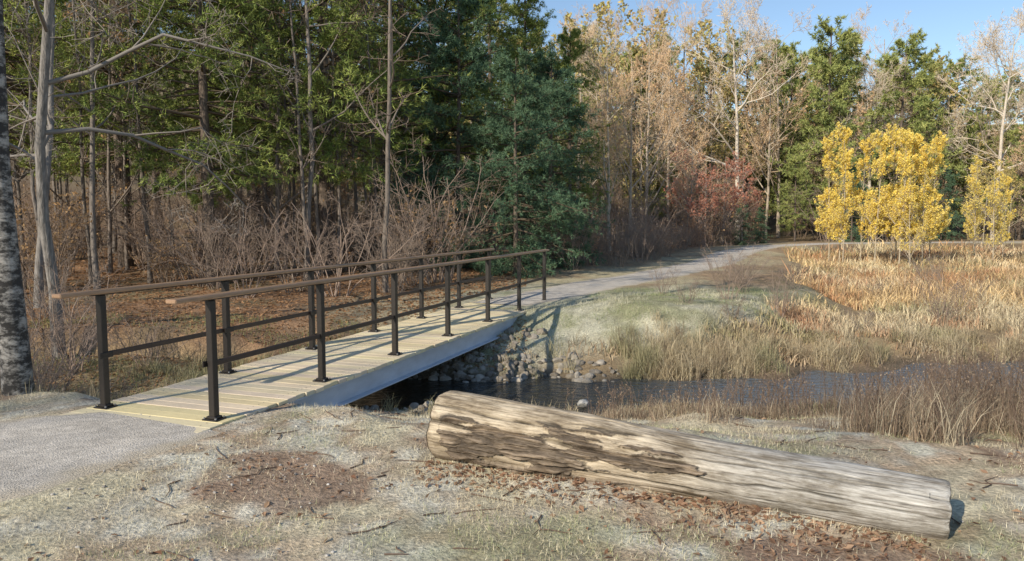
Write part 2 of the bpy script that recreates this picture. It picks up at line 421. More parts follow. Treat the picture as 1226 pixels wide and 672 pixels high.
kp=(rx<1.25-.55*(ry-10.9)*(ry>10.9)+.7*rng.random(n)**2+.5*(ry-10.9)*(rx<.3))&(rx>-2.7+.3*(ry-10.7))&((ry<11.7)|(rx<.45*(ry-10.8)-.2))&(rng.random(n)<np.interp(ry,[11,12.4],[1,.45]))
rocks('riprap_rocks',rx[kp],ry[kp],rng.uniform(.03,.075,kp.sum())*rng.uniform(.6,1.6,kp.sum()),sink=.45)
rx=rng.uniform(-3.,0.6,120);ry=rng.uniform(8.2,9.3,120)
rocks('riprap_rocks',rx,ry,rng.uniform(.03,.08,120))
rx=np.array([-.25,-.05,.9,.35,-1.1,1.6,2.2,3.0]);ry=np.array([9.6,9.5,9.2,10.5,9.9,9.5,9.6,10.4])
rocks('stream_stones',rx,ry,[.13,.10,.10,.12,.14,.10,.09,.09],sink=-.5,cols=((.3,.29,.27),(.45,.45,.43)))
n=2600;rx=rng.uniform(-4.5,4.5,n);ry=rng.uniform(2.8,8,n);dn=np.hypot(rx+2.6,ry-5)
kp=rng.random(n)<np.clip(1.3-dn*.55,.06,1)
rocks('pebbles',rx[kp],ry[kp],rng.uniform(.005,.014,kp.sum()),sink=.2,cols=((.34,.31,.28),(.55,.52,.48)))

# ------------------------------------------------------------------ vegetation generators
def tubes(P,R,S):
    Nn,K,_=P.shape
    T=norm(np.gradient(P,axis=1))
    ref=np.where(np.abs(T[...,2:3])>.9,np.array([1.,0,0]),np.array([0,0,1.]))
    Uv=norm(np.cross(T,ref));Vv=np.cross(T,Uv)
    a=np.arange(S)*2*np.pi/S
    ring=P[:,:,None]+R[:,:,None,None]*(np.cos(a)[:,None]*Uv[:,:,None]+np.sin(a)[:,None]*Vv[:,:,None])
    id=np.arange(Nn*K*S).reshape(Nn,K,S);ir=np.roll(id,-1,2)
    Q=np.stack([id[:,:-1],ir[:,:-1],ir[:,1:],id[:,1:]],-1).reshape(-1,4)
    return ring.reshape(-1,3),Q
def grow(g,P,R,n,t0,t1,lf,ang,K=5,up=.1,wob=.15,rf=.55,taper=.25,rmin=.004,lprof=.5,flat=0):
    Np,Kp,_=P.shape
    plen=np.linalg.norm(np.diff(P,axis=1),axis=2).sum(1)
    t=g.uniform(t0,t1,(Np,n));f=t*(Kp-1);i=np.minimum(f.astype(int),Kp-2);w=(f-i)[...,None]
    ar=np.arange(Np)[:,None]
    p=P[ar,i]*(1-w)+P[ar,i+1]*w
    r=R[ar,i]*(1-w[...,0])+R[ar,i+1]*w[...,0]
    T=norm(P[ar,i+1]-P[ar,i])
    rv=norm(g.normal(size=T.shape))
    if flat: rv[...,2]*=(1-flat)
    side=norm(rv-(rv*T).sum(-1,keepdims=True)*T)
    a=np.radians(g.normal(ang,ang*.2,(Np,n)))[...,None]
    d=norm(np.cos(a)*T+np.sin(a)*side)
    L=plen[:,None]*lf*(1-lprof*(t-t0)/(t1-t0+1e-6))*g.uniform(.6,1.3,(Np,n))
    M=Np*n;p=p.reshape(M,3);d=d.reshape(M,3);L=L.reshape(M);r=r.reshape(M)
    out=np.zeros((M,K,3));out[:,0]=p
    for k in range(1,K):
        d=norm(d+g.normal(size=(M,3))*wob+np.array([0,0,up]))
        out[:,k]=out[:,k-1]+d*(L/(K-1))[:,None]
    rs=np.maximum(r*rf,rmin)
    RR=rs[:,None]*np.linspace(1,taper,K)[None];RR=np.maximum(RR,rmin*.6)
    return out,RR
def trunk(g,H,r,K=12,wob=.03,lean=(0,0),base=1.25):
    P=np.zeros((1,K,3));d=np.array([lean[0],lean[1],1.])
    h=H/(K-1)
    for k in range(1,K):
        d2=norm(d+g.normal(size=3)*wob*np.array([1,1,0]));P[0,k]=P[0,k-1]+d2*h;d=.7*d+.3*d2*1.0
    R=r*np.linspace(1,.12,K)[None]**.8;R[0,0]*=base
    P[0,0,2]=-.15
    return P,R
def leafq(g,c,s,col,mb,mat,var=.25):
    M=len(c);a=norm(g.normal(size=(M,3)));b=norm(np.cross(a,g.normal(size=(M,3))))
    s=(s*g.uniform(.6,1.3,M))[:,None]
    V=np.stack([c-a*s,c-b*s*.55,c+a*s,c+b*s*.55],1)
    cc=np.repeat(np.asarray(col)*(1+var*(g.random((M,1))-.5)*2)*np.ones((M,3)),4,0)
    mb.add(V,Q=np.arange(M*4).reshape(M,4),col=cc,mat=mat)
def needles(g,c,d,n,L,w,col,mb,mat):
    M=len(c)
    c=np.repeat(c,n,0);dd=norm(np.repeat(d,n,0)*.7+norm(g.normal(size=(M*n,3)))*.85)
    s=norm(np.cross(dd,g.normal(size=(M*n,3))))*w
    LL=(L*g.uniform(.6,1.2,M*n))[:,None]
    V=np.stack([c-s,c+s,c+dd*LL],1)
    cc=np.repeat(np.repeat(col,n,0)*(.8+.4*g.random((M*n,1))),3,0)
    mb.add(V,T=np.arange(M*n*3).reshape(-1,3),col=cc,mat=mat)
def pts_on(g,P,n,t0=.2):
    Np,K,_=P.shape;t=g.uniform(t0,1,(Np,n));f=t*(K-1);i=np.minimum(f.astype(int),K-2);w=(f-i)[...,None];ar=np.arange(Np)[:,None]
    p=P[ar,i]*(1-w)+P[ar,i+1]*w;T=norm(P[ar,i+1]-P[ar,i])
    return p.reshape(-1,3),T.reshape(-1,3)
def pine(name,seed,H,cb,Rm,colA,colB,whorl=.55,nb=5,dens=1.0,nl=.17,nw=.011,shape=.75,dead=True,nn=8,droop=0,twigs=True):
    g=np.random.default_rng(seed);mb=MB()
    P,R=trunk(g,H,H*.0125,K=16,wob=.015);v,q=tubes(P,R,8);mb.add(v,Q=q,col=(.16,.125,.10),mat=0)
    h=cb
    hs=[]
    while h<H-.2:
        for k in range(nb):hs.append(h+g.uniform(-.2,.2))
        h+=whorl*g.uniform(.75,1.25)
    hs=np.minimum(np.array(hs),H-.1);M=len(hs)
    az=g.uniform(0,6.28,M)
    tt=np.clip((hs-cb)/(H-cb),0,1)
    Lb=Rm*np.clip((1-tt),.0,1)**shape*(.55+.45*ss(0,.22,tt))*g.uniform(.5,1.2,M)+.25
    K=7;out=np.zeros((M,K,3))
    out[:,0,0]=np.interp(hs,P[0,:,2],P[0,:,0]);out[:,0,1]=np.interp(hs,P[0,:,2],P[0,:,1]);out[:,0,2]=hs
    el=np.interp(tt,[0,.5,1],[-.08-droop,.15-droop,.75])+g.normal(0,.10,M)
    d=np.stack([np.cos(az)*np.cos(el),np.sin(az)*np.cos(el),np.sin(el)],-1)
    for k in range(1,K):
        d=norm(d+g.normal(size=(M,3))*.09+np.array([0,0,.05 if k>3 else -.03-droop*.2]))
        out[:,k]=out[:,k-1]+d*(Lb/(K-1))[:,None]
    RB=(.012+.010*Lb)[:,None]*np.linspace(1,.25,K)[None]
    v,q=tubes(out,RB,4);mb.add(v,Q=q,col=(.14,.11,.08),mat=2)
    P2,R2=grow(g,out,RB,int(11*dens),.22,1,.30,55,K=4,up=.02,wob=.1,rf=.5,rmin=.004,lprof=.3,flat=.6)
    if twigs: v,q=tubes(P2,R2,3);mb.add(v,Q=q,col=(.12,.10,.07),mat=2)
    c,dd=pts_on(g,P2,6,.15)
    c2,d2=pts_on(g,out,8,.45);c=np.concatenate([c,c2]);dd=np.concatenate([dd,d2])
    c=c+g.normal(size=c.shape)*.05
    t=g.random(len(c))*.5+.5*vn(c[:,0]*1+c[:,2],c[:,1]+c[:,2]*.7,.9,seed)
    col=mixc(colA,colB,t)
    needles(g,c,norm(dd+np.array([0,0,.15])),nn,nl,nw,col,mb,1)
    if dead:
        n=26;hh=g.uniform(1.0,cb+1,n);az=g.uniform(0,6.28,n);l=g.uniform(.4,1.6,n)
        D=np.zeros((n,4,3))
        for k in range(4):
            D[:,k,0]=np.cos(az)*l*k/3;D[:,k,1]=np.sin(az)*l*k/3;D[:,k,2]=hh+.05*g.normal(size=n)-.05*k*k*.5
        v,q=tubes(D,np.tile([.016,.012,.008,.004],(n,1)),3);mb.add(v,Q=q,col=(.20,.165,.14),mat=2)
        D2,DR=grow(g,D,np.tile([.016,.012,.008,.004],(n,1)),5,.2,1,.4,50,K=3,rmin=.005);v,q=tubes(D2,DR,3);mb.add(v,Q=q,col=(.20,.165,.14),mat=2)
    return mb.mesh(name,[M_bark,M_needle,M_twig])
def decid(name,seed,H,r,n1,n2,n3,n4,col,t0=.25,lf=.42,ang=48,up=.12,wob=.12,rmin=.008,leaf=None,lean=(0,0),bark=None,K0=12,tw=.03,leaffrac=1,tcol=None,lf2=.5):
    g=np.random.default_rng(seed);mb=MB();tcol=tcol or col
    P,R=trunk(g,H,r,K=K0,wob=tw,lean=lean);v,q=tubes(P,R,10);mb.add(v,Q=q,col=col)
    last=P;lR=R
    for j,(n,l) in enumerate(((n1,lf),(n2,lf2),(n3,.5),(n4,.55))):
        if n==0:break
        last,lR=grow(g,last,lR,n,t0 if j==0 else .2,1,l,ang,K=7 if j<2 else (4 if j==2 else 3),up=up if j else up*1.2,wob=wob,rmin=rmin if j>1 else rmin*1.2,rf=.55,lprof=.55)
        v,q=tubes(last,lR,6 if j==0 else (4 if j==1 else 3));mb.add(v,Q=q,col=col if j<1 else tcol,mat=2)
    if leaf:
        c,dd=pts_on(g,last,leaf[0],.1)
        k=g.random(len(c))<leaffrac;c=c[k]
        leafq(g,c+g.normal(size=c.shape)*.03,leaf[1],mixc(leaf[2],leaf[3],g.random(len(c))),mb,1)
    return mb.mesh(name,[bark or M_bark,M_leaf,M_twig])
def shrub(name,seed,H,ns,col,leaf=None,spread=.5,rmin=.004,n2=7,n3=6,leaffrac=1):
    g=np.random.default_rng(seed);mb=MB();K=7
    P=np.zeros((ns,K,3));a=g.uniform(0,6.28,ns);P[:,0,0]=np.cos(a)*.3*g.random(ns);P[:,0,1]=np.sin(a)*.3*g.random(ns);P[:,0,2]=-.05
    d=norm(np.stack([np.cos(a)*spread*g.random(ns),np.sin(a)*spread*g.random(ns),np.ones(ns)],-1));L=H*g.uniform(.6,1.1,ns)
    for k in range(1,K):
        d=norm(d+g.normal(size=(ns,3))*.13);P[:,k]=P[:,k-1]+d*(L/(K-1))[:,None]
    R=np.tile(np.linspace(.012,.005,K)*max(1,H/2),(ns,1))
    v,q=tubes(P,R,4);mb.add(v,Q=q,col=col)
    P2,R2=grow(g,P,R,n2,.2,1,.4,42,K=5,up=.05,wob=.18,rmin=rmin);v,q=tubes(P2,R2,3);mb.add(v,Q=q,col=col)
    P3,R3=grow(g,P2,R2,n3,.2,1,.45,45,K=3,up=.03,wob=.15,rmin=rmin);v,q=tubes(P3,R3,3);mb.add(v,Q=q,col=col)
    if leaf:
        c,dd=pts_on(g,P3,leaf[0],.1);k=g.random(len(c))<leaffrac;c=c[k]
        leafq(g,c+g.normal(size=c.shape)*.02,leaf[1],mixc(leaf[2],leaf[3],g.random(len(c))),mb,1)
    return mb.mesh(name,[M_twig,M_leaf])

G1,G2=(.095,.165,.05),(.44,.48,.14)
B1,B2=(.07,.135,.09),(.18,.27,.15)
pA=pine('pineA',1,16,3.3,4.0,G1,G2,whorl=.5,nb=6,nl=.20,nw=.014,nn=7,dens=.9,shape=.6)
pB=pine('pineB',2,17,4.6,3.8,G1,(.50,.52,.15),whorl=.5,nb=6,nl=.20,nw=.014,nn=7,dens=.9,shape=.6)
pC=pine('pineC',3,9,.5,2.9,B1,B2,whorl=.42,nb=5,dens=1.1,nl=.17,nw=.011,shape=.5,dead=False,droop=.12)
pD=pine('pineD',4,18,3.0,4.8,(.14,.20,.07),(.46,.47,.16),whorl=.75,nb=5,dens=.65,nl=.40,nw=.038,nn=5,shape=.42,dead=False,twigs=False)
pE=pine('pineE',5,17,6.0,4.6,(.16,.21,.08),(.50,.48,.17),whorl=1.0,nb=5,dens=.8,nl=.38,nw=.035,nn=5,shape=.35,dead=False,twigs=False)
TN=(.74,.56,.38)
dA=decid('decA',11,16,.15,16,8,7,4,(.52,.43,.33),tcol=TN,rmin=.011,lf=.52,t0=.18,ang=52)
dB=decid('decB',12,15,.13,18,7,7,4,(.50,.42,.33),tcol=(.76,.55,.35),ang=44,rmin=.011,t0=.15,lf=.48)
dC=decid('decC',13,16,.19,16,9,6,4,(.64,.56,.46),tcol=(.76,.64,.50),ang=52,rmin=.014,wob=.2,lf=.52,t0=.3)
dP=decid('pole',14,10,.055,18,5,5,0,(.20,.17,.145),t0=.15,lf=.16,ang=65,up=.03,rmin=.006,tcol=(.24,.19,.155))
dQ=decid('poleb',15,11,.065,16,6,5,0,(.23,.20,.175),t0=.3,lf=.2,ang=60,up=.05,rmin=.006,tcol=(.25,.19,.155),tw=.05)
dL=decid('beech',16,8,.06,16,7,6,0,(.24,.20,.17),t0=.15,lf=.35,ang=55,up=.05,rmin=.006,leaf=(3,.05,(.42,.25,.12),(.55,.37,.19)),leaffrac=.45)
dY=[decid('yel%d'%i,30+i,5.3,.03,26,9,6,0,(.50,.43,.32),t0=.10,lf=[.27,.22][i],ang=46,up=.19,rmin=.004,leaf=(6,.037,(.92,.72,.12),(.94,.80,.30)),leaffrac=[.85,.4][i],lean=(.05*i,0)) for i in range(2)]
dR=decid('redm',40,6,.06,16,8,7,0,(.36,.29,.25),t0=.12,lf=.45,ang=55,rmin=.007,tcol=(.45,.33,.28),leaf=(4,.07,(.62,.24,.16),(.66,.40,.28)),leaffrac=.65)
dO=decid('oakm',41,14,.12,16,9,8,0,(.40,.35,.27),t0=.15,lf=.45,ang=54,rmin=.010,leaf=(5,.15,(.70,.52,.24),(.54,.52,.20)),leaffrac=.5)
dT=decid('tanm',42,13,.12,16,9,8,0,(.48,.40,.31),t0=.15,lf=.46,ang=54,rmin=.012,tcol=TN,leaf=(4,.10,(.78,.56,.34),(.70,.47,.26)),leaffrac=.3)
sA=shrub('shrA',50,1.9,9,(.25,.19,.145),leaf=(3,.035,(.42,.26,.13),(.50,.35,.20)),leaffrac=.35)
sB=shrub('shrB',51,1.5,12,(.27,.215,.175))
sC=shrub('shrC',52,2.4,12,(.34,.26,.21),spread=.7,n2=8,n3=6)
sR=shrub('shrR',53,2.2,10,(.34,.24,.19),leaf=(3,.045,(.50,.29,.18),(.52,.36,.22)),leaffrac=.35)

def put(name,me,x,y,sc=1,rz=None,parent=None,dz=0):
    rz=rng.uniform(0,6.28) if rz is None else rz
    s=sc;return obj(name,me,parent,(x,y,float(terrain(x,y))-.03+dz),rz,(s,s,s*rng.uniform(.95,1.08)))
put('pine_tree',pC,.1,21.5,.72);put('pine_tree',pC,1.2,25,.8);put('pine_tree',pC,-1.7,23.4,.9)
for x,y,m,s in [(-2.8,25.5,pA,1),(-5.2,20.5,pA,.9),(-8.0,23,pB,1),(-4.2,30,pB,1.05),(.4,30,pA,.68),(-11.5,22,pA,.95),(-14.5,28,pB,1.05),(-18,32,pA,1.1),(-7.4,18.2,pA,.72),(-10.5,32,pA,1.1),(-16.5,22,pA,.95),(-23,30,pA,1.1),(-1,37,pA,.9),(-6.5,38,pB,1.1),(3.0,38,pA,.68),(-20,42,pA,1.2),(-11.0,16.2,pB,.68)]:
    put('pine_tree',m,x,y,s)
for i in range(46):
    y=rng.uniform(15.5,36);x=-.25*y+rng.uniform(-1,0)*y*.55+2.0
    if x>-1.5: x-=4
    put('bare_tree',[dP,dQ,dP,dL][i%4],x,y,rng.uniform(.75,1.2))
for i in range(80):
    y=rng.uniform(15.5,34);x=rng.uniform(-.72*y,-.05*y-.5)
    put('understory_shrub',[sA,sC,sB,sB][i%4],x,y,rng.uniform(.8,1.5))
bt=decid('birch',60,12,.115,14,6,6,4,(.4,.38,.35),t0=.3,lf=.3,ang=60,up=.0,rmin=.005,bark=M_birch,lean=(.0,0),wob=.18,tw=.02,tcol=(.26,.23,.2))
put('birch_tree',bt,-4.88,7.2,1,rz=.3)
b2=decid('greytree',61,11,.085,16,7,6,4,(.24,.22,.20),t0=.2,lf=.34,ang=65,up=-.01,rmin=.005,lean=(.05,0),wob=.2,tw=.06,tcol=(.29,.255,.22))
put('grey_tree',b2,-6.75,10.9,1,rz=0)
put('grey_tree',b2,-8.9,13.8,.9,rz=2.2)
for x,y,s in [(-5.6,8.2,.7),(-6.4,8.9,.8),(-5.2,8.9,.5),(-7.2,9.6,.9),(-6.1,10.2,.7),(-5.1,7.7,.45),(-7.8,8.2,1.),(-8.5,10,1.),(-4.6,8.3,.4),(-5.9,9.2,.6),(-6.8,11.5,.6),(-5.3,10.6,.4),(-7.8,12.2,.7)]:
    put('bramble_bush',[sB,sC][int(x*10)%2],x,y,s)
for i in range(40):
    t=rng.random();y=24+t*24;x=np.interp(y,PATHF[:,1],PATHF[:,0])-2.6-rng.random()*3.0
    put('edge_shrub',[sC,sB,sC,sR][i%4],x,y,rng.uniform(.6,1.1))
for x,y,s in [(11.6,44.5,.8),(13.8,48.5,.95),(16,51.5,1.0),(12.8,54,1.1)]: put('maple_tree',dR,x,y,s)
put('fir_sapling',pC,14.6,47.3,.30);put('fir_sapling',pC,16.6,49.6,.26)
df=empty('distant_woods')
for x,y,m,s in [(5,38,dB,.72),(7,44,dT,.82),(9,50,dB,.9),(12,57,dT,1.05),(17,56,dC,1.0),(20.5,60,dT,1.05),(14.5,62,dA,1.05),(23,64,dA,1.05),(26,58,dT,.8),(4,46,dA,.8),(37,57,dC,.92),(42,60,dC,.98),(47,62,dC,.9),(33,66,dA,1.05),(29,60,dC,.8),(10.5,60,dO,1.1),(6,55,dO,1.0),(2,50,dO,.82),(18,68,dO,1.15),(8,66,dC,1.05)]:
    put('bare_tree_part',m,x,y,s,parent=df)
for x,y,m,s in [(24.5,58,pD,.85),(27,62,pE,.98),(31,60,pD,.84),(35,66,pE,.95),(40,68,pD,.9),(45,66,pE,.9),(51,68,pD,.88),(22,70,pE,1.),(29,72,pD,.96),(8,70,pE,.98),(13,74,pD,.92),(3,62,pD,.82),(0,55,pE,.82),(58,70,pD,.88),(48,60,pD,.66),(21,55,pD,.35),(25,54.5,pC,.6),(33,57,pC,.6),(39,57,pD,.5),(46,58,pD,.45)]:
    put('pine_part',m,x,y,s,parent=df)
for cnt in range(74):
    if cnt%5: y=rng.uniform(62,94);x=rng.uniform(0,.78)*y
    else: y=rng.uniform(44,66);x=-rng.uniform(.02,.72)*y
    put('tree_part',[dO,pD,dT,pE,dA,dO,dT,pD][cnt%8],x,y,rng.uniform(.8,.95),parent=df)
for i in range(100):
    x=rng.uniform(-18,60);y=(rng.uniform(54.5,62) if x>14 else rng.uniform(46,58)) if x>-4 else rng.uniform(36,44)
    m=[sC,sA,dO,sR,dT,sC,dT][i%7]
    put('undergrowth_part',m,x,y,rng.uniform(1.3,2.3) if m in(sC,sA,sR) else rng.uniform(.3,.6),parent=df)
for x,y,m,s in [(15.7,30,0,1.),(16.3,30.4,0,.98),(15.1,30.8,0,.92),(16.9,30.4,0,.9),(17.6,31.2,0,.9),(14.1,31.5,0,.86),(14.0,32.6,0,.95),(14.6,33,0,1.),(15.3,32.4,0,.9),(16.4,32,0,1.),(17.1,33,0,1.),(18.6,33.5,1,.95),(21.8,33.5,1,.85),(23.2,35,0,.7),(25,40,0,.8),(23.8,38,1,.9),(15.9,29.5,1,.75),(20,38,1,.8)]:
    put('yellow_aspen_tree',dY[m],x,y,s)
bw=empty('woods')
for i in range(17):
    a=rng.uniform(-20,24);b=rng.uniform(26,46)
    x=-.6*b+.8*a;y=-.8*b-.6*a
    put('tree_part',[pE,dA,dB,dP,dA,dC,dB,dP,dA][i%9],x,y,rng.uniform(1.0,1.2),parent=bw)

# ------------------------------------------------------------------ grass
def blades(mb,x,y,h,w,cols,lean=.35,droop=.25,two=True,z=None):
    n=len(x);z=terrain(x,y)-.01 if z is None else z
    a=rng.uniform(0,6.28,n);b=rng.uniform(0,6.28,n)
    ln=np.abs(rng.normal(0,lean,n))
    dx=np.cos(a)*np.sin(ln);dy=np.sin(a)*np.sin(ln);dz=np.cos(ln)
    sx=np.cos(b)*w/2;sy=np.sin(b)*w/2
    B=np.stack([x,y,z],-1);S=np.stack([sx,sy,0*sx],-1);D=np.stack([dx,dy,dz],-1)
    cols=np.asarray(cols)
    if two:
        m=B+D*(h*.55)[:,None]
        k=rng.uniform(0,droop*2,n)
        D2=norm(D+np.stack([np.cos(a)*k,np.sin(a)*k,-k*.6],-1))
        t=m+D2*(h*.45)[:,None]
        V=np.stack([B-S,B+S,m+S*.8,m-S*.8,t],1)
        o=np.arange(n)[:,None]*5
        mb.add(V,Q=o+np.array([0,1,2,3]),T=o+np.array([3,2,4]),col=np.repeat(cols,5,0))
    else:
        t=B+D*h[:,None];V=np.stack([B-S,B+S,t],1)
        mb.add(V,T=np.arange(n*3).reshape(n,3),col=np.repeat(cols,3,0))
def rcol(n,a,b,var=.2):
    return mixc(a,b,rng.random(n))*(1+var*(rng.random((n,1))-.5)*2)
mb=MB()
nt=13500
d=11.6*np.exp(rng.random(nt)*1.6);ang=rng.uniform(.02,.85,nt)
cx=d*ang;cy_=d
e,far,sdu,mead,dp=masks(cx,cy_)
k=(far)&(e>.35)&(mead>.4)&(dp>1.25)&((fbm(cx,cy_,1.3,84)>.40)|(cy_-cx*.12>17));cx=cx[k];cy_=cy_[k];d=d[k];e=e[k];nt=len(cx)
nb=12
near=ss(.5,5,e)
tall=ss(.54,.64,fbm(cx,cy_,1.6,86))
hh=np.repeat((.16+.5*fbm(cx,cy_,4,80)*rng.uniform(.4,1.4,nt)+.22*tall)*(.5+.45*near),nb);dd=np.repeat(d,nb)
bx=np.repeat(cx,nb)+rng.normal(0,1,nt*nb)*.009*dd;by=np.repeat(cy_,nb)+rng.normal(0,1,nt*nb)*.009*dd
tc=mixc((.76,.57,.31),(.62,.38,.20),ss(.42,.65,fbm(cx,cy_,5,81)))
tc=mixc(tc,(.82,.72,.49),ss(.45,.65,fbm(cx,cy_,2.2,82))*.75)
tc=mixc(tc,(.52,.45,.33),(1-near)*.65)
tc=mixc(tc,(.50,.25,.14),ss(.56,.66,fbm(cx,cy_,1.3,85))*.75)
tc=mixc(tc,(.30,.31,.15),ss(.58,.66,fbm(cx,cy_,1.0,87))*.6)
tc=mixc(tc,(.26,.19,.13),(rng.random(nt)<.22)*.75)
tc=np.repeat(tc,nb,0)*(.6+.75*rng.random((nt*nb,1)))
blades(mb,bx,by,hh*rng.uniform(.5,1.2,nt*nb),.0011*dd*rng.uniform(.6,1.4,nt*nb)+.002,tc,lean=.45,droop=.5)
obj('meadow_grass',mb.mesh('meadow_grass',[M_grass],smooth=False))
mb=MB()
nt=3600
cx=rng.uniform(-8,14,nt);side=rng.random(nt)<.7
sy=np.interp(cx,STREAM[:,0],STREAM[:,1])
off=shw(cx)+.10+np.abs(rng.normal(0,.6,nt))
cy_=sy+np.where(side,off,-off)
k=np.ones(nt,bool)
k&=~((cx>-2.7)&(cx<1.6)&side&(rng.random(nt)<.95))
k&=~((cx>-3.5)&(cx<1.2)&(~side)&(rng.random(nt)<.85))
k&=~((cx<-3)&(rng.random(nt)<.3))
k&=fbm(cx,cy_,.8,90)>.44
cx=cx[k];cy_=cy_[k];sd_=side[k];nt=len(cx);nb=34
hm=np.where(cx<0,.22,np.where(sd_,.38,.18))*rng.uniform(.5,1.35,nt)
tc=mixc((.62,.53,.36),(.44,.36,.23),rng.random(nt));tc=mixc(tc,(.28,.30,.15),(vn(cx,cy_,1.1,91)>.62)*.5);tc=mixc(tc,(.24,.18,.13),(rng.random(nt)<.2)*.7)
bx=np.repeat(cx,nb)+rng.normal(0,.05,nt*nb);by=np.repeat(cy_,nb)+rng.normal(0,.05,nt*nb)
blades(mb,bx,by,np.repeat(hm,nb)*rng.uniform(.6,1.2,nt*nb),rng.uniform(.004,.008,nt*nb),np.repeat(tc,nb,0)*(.65+.65*rng.random((nt*nb,1))),lean=.5,droop=.8)
obj('sedge_grass',mb.mesh('sedge_grass',[M_grass],smooth=False))
mb=MB()
nt=13000
cx=rng.uniform(.7,9.5,nt);cy_=rng.uniform(3.9,9.5,nt)
lim=np.interp(cx,[.7,1.5,2.6,3.2,4,9],[7.9,7.4,6.5,5.5,4.5,3.9])
e,far,_,_,_=masks(cx,cy_)
k=(~far)&(e>.15)&(cy_>lim+.8*(vn(cx,cy_,.7,95)-.5))&(fbm(cx,cy_,.7,96)>.38)&(rng.random(nt)<.2+.6*ss(.2,1.8,e))
cx=cx[k];cy_=cy_[k];e=e[k];nt=len(cx);nb=13
hm=(.12+.38*fbm(cx,cy_,1.2,97))*rng.uniform(.6,1.4,nt)*np.interp(cx,[.7,2.5,4],[.45,.75,1.2])*np.interp(e,[.3,1.8],[.55,1])
tc=mixc((.40,.31,.22),(.22,.165,.125),rng.random(nt));tc=mixc(tc,(.60,.53,.39),(rng.random(nt)<.25)*.8)
bx=np.repeat(cx,nb)+rng.normal(0,.05,nt*nb);by=np.repeat(cy_,nb)+rng.normal(0,.05,nt*nb)
blades(mb,bx,by,np.repeat(hm,nb)*rng.uniform(.5,1.2,nt*nb),rng.uniform(.0025,.0055,nt*nb),np.repeat(tc,nb,0)*(.7+.6*rng.random((nt*nb,1))),lean=.38,droop=.3)
n=2300;j=rng.integers(0,nt,n);P0=T3(cx[j]+rng.normal(0,.05,n),cy_[j]+rng.normal(0,.05,n))
H_=rng.uniform(.25,.62,n)*np.interp(cx[j],[.7,2.5,4],[.55,.8,1.2]);a=rng.normal(0,.12,(n,2))
P=np.stack([P0,P0+np.stack([a[:,0]*H_*.5,a[:,1]*H_*.5,H_*.55],-1),P0+np.stack([a[:,0]*H_*1.4,a[:,1]*H_*1.4,H_],-1)],1)
v,q=tubes(P,np.tile([.003,.0025,.002],(n,1)),3);mb.add(v,Q=q,col=(.20,.145,.11))
PS,RS=grow(rng,P,np.tile([.003,.0025,.002],(n,1)),6,.5,1,.22,40,K=3,up=.2,rmin=.002);v,q=tubes(PS,RS,3);mb.add(v,Q=q,col=(.22,.165,.13))
leafq(rng,PS[:,-1],.010,(.32,.24,.17),mb,0)
obj('reeds',mb.mesh('reeds',[M_grass],smooth=False))
for x,y,s,m in [(3.2,13.4,.4,sB),(4.3,14.6,.5,sC),(3.9,13,.35,sB),(5.2,14.2,.45,sC),(6.5,13.6,.4,sB),(5.2,16.6,.45,sC),(5.6,18,.5,sB),(3.0,14.6,.3,sC),(2.2,7.8,.2,sB),(3.6,7.2,.26,sB),(5,6.8,.32,sB),(6.4,8.0,.3,sC),(4.6,7.6,.28,sB),(7.4,7.6,.35,sC),(5.8,6.2,.3,sB),(4.1,5.4,.25,sC),(4.9,5.6,.3,sB),(8.6,14.6,.5,sC),(10.5,17,.6,sB),(12,21,.6,sC),(9,18.5,.45,sB),(6.6,17.4,.45,sB),(13.5,24,.6,sB)]:
    put('weed_shrub',m,x,y,s)

# ------------------------------------------------------------------ ground cover near
mb=MB()
def nearpts(n,x0,x1,y0,y1):
    x=rng.uniform(x0,x1,n);d=y0*(y1/y0)**rng.random(n);return x,d
x,y=nearpts(140000,-5,6.5,2.7,9)
dn=dpoly(x,y,np.array([(-3.06,6.2),(-3.25,5.7),(-3.9,4.8),(-5.4,3.6),(-9,1.5)]))[0]
e,far,_,_,_=masks(x,y)
k=(dn>1.05+.3*(vn(x,y,.4,3)-.5))&(e>.4)&(~far)&(fbm(x,y,.35,101)>.36+.12*rng.random(len(x)))&(rng.random(len(x))>.75*barepatch(x,y))
x=x[k];y=y[k];n=len(x)
c=mixc(rcol(n,(.80,.74,.56),(.62,.54,.37),.3),rcol(n,(.36,.39,.20),(.46,.47,.28)),(fbm(x,y,.9,31)>.5)*(rng.random(n)<.5)*1.)
blades(mb,x,y,rng.uniform(.015,.055,n),rng.uniform(.0025,.0045,n),c,lean=1.0,two=False,z=terrain(x,y)+.001)
obj('short_grass',mb.mesh('short_grass',[M_grass],smooth=False))
mb=MB()
x=rng.uniform(-1.5,6.,42000);y=rng.uniform(11,17.5,42000)
e,far,sdu,mead,dp=masks(x,y)
k=(e>.5)&(dp>1.0)&(mead<.5)&(x>-1+.35*(y-11))&(fbm(x,y,.4,103)>.42)
x=x[k];y=y[k];n=len(x)
blades(mb,x,y,rng.uniform(.03,.11,n),rng.uniform(.006,.010,n),mixc(rcol(n,(.64,.62,.47),(.54,.50,.35)),rcol(n,(.28,.33,.17),(.38,.39,.23)),(fbm(x,y,.8,33)>.50)*1.),lean=.8,two=False)
x=rng.uniform(-8,-2,14000);y=rng.uniform(8.8,12.5,14000)
e,far,_,_,_=masks(x,y);k=(e>.1)&(fbm(x,y,.6,104)>.45);x=x[k];y=y[k];n=len(x)
blades(mb,x,y,rng.uniform(.04,.14,n),rng.uniform(.005,.009,n),rcol(n,(.20,.27,.09),(.38,.36,.18)),lean=.7,two=False)
obj('bank_grass',mb.mesh('bank_grass',[M_grass],smooth=False))
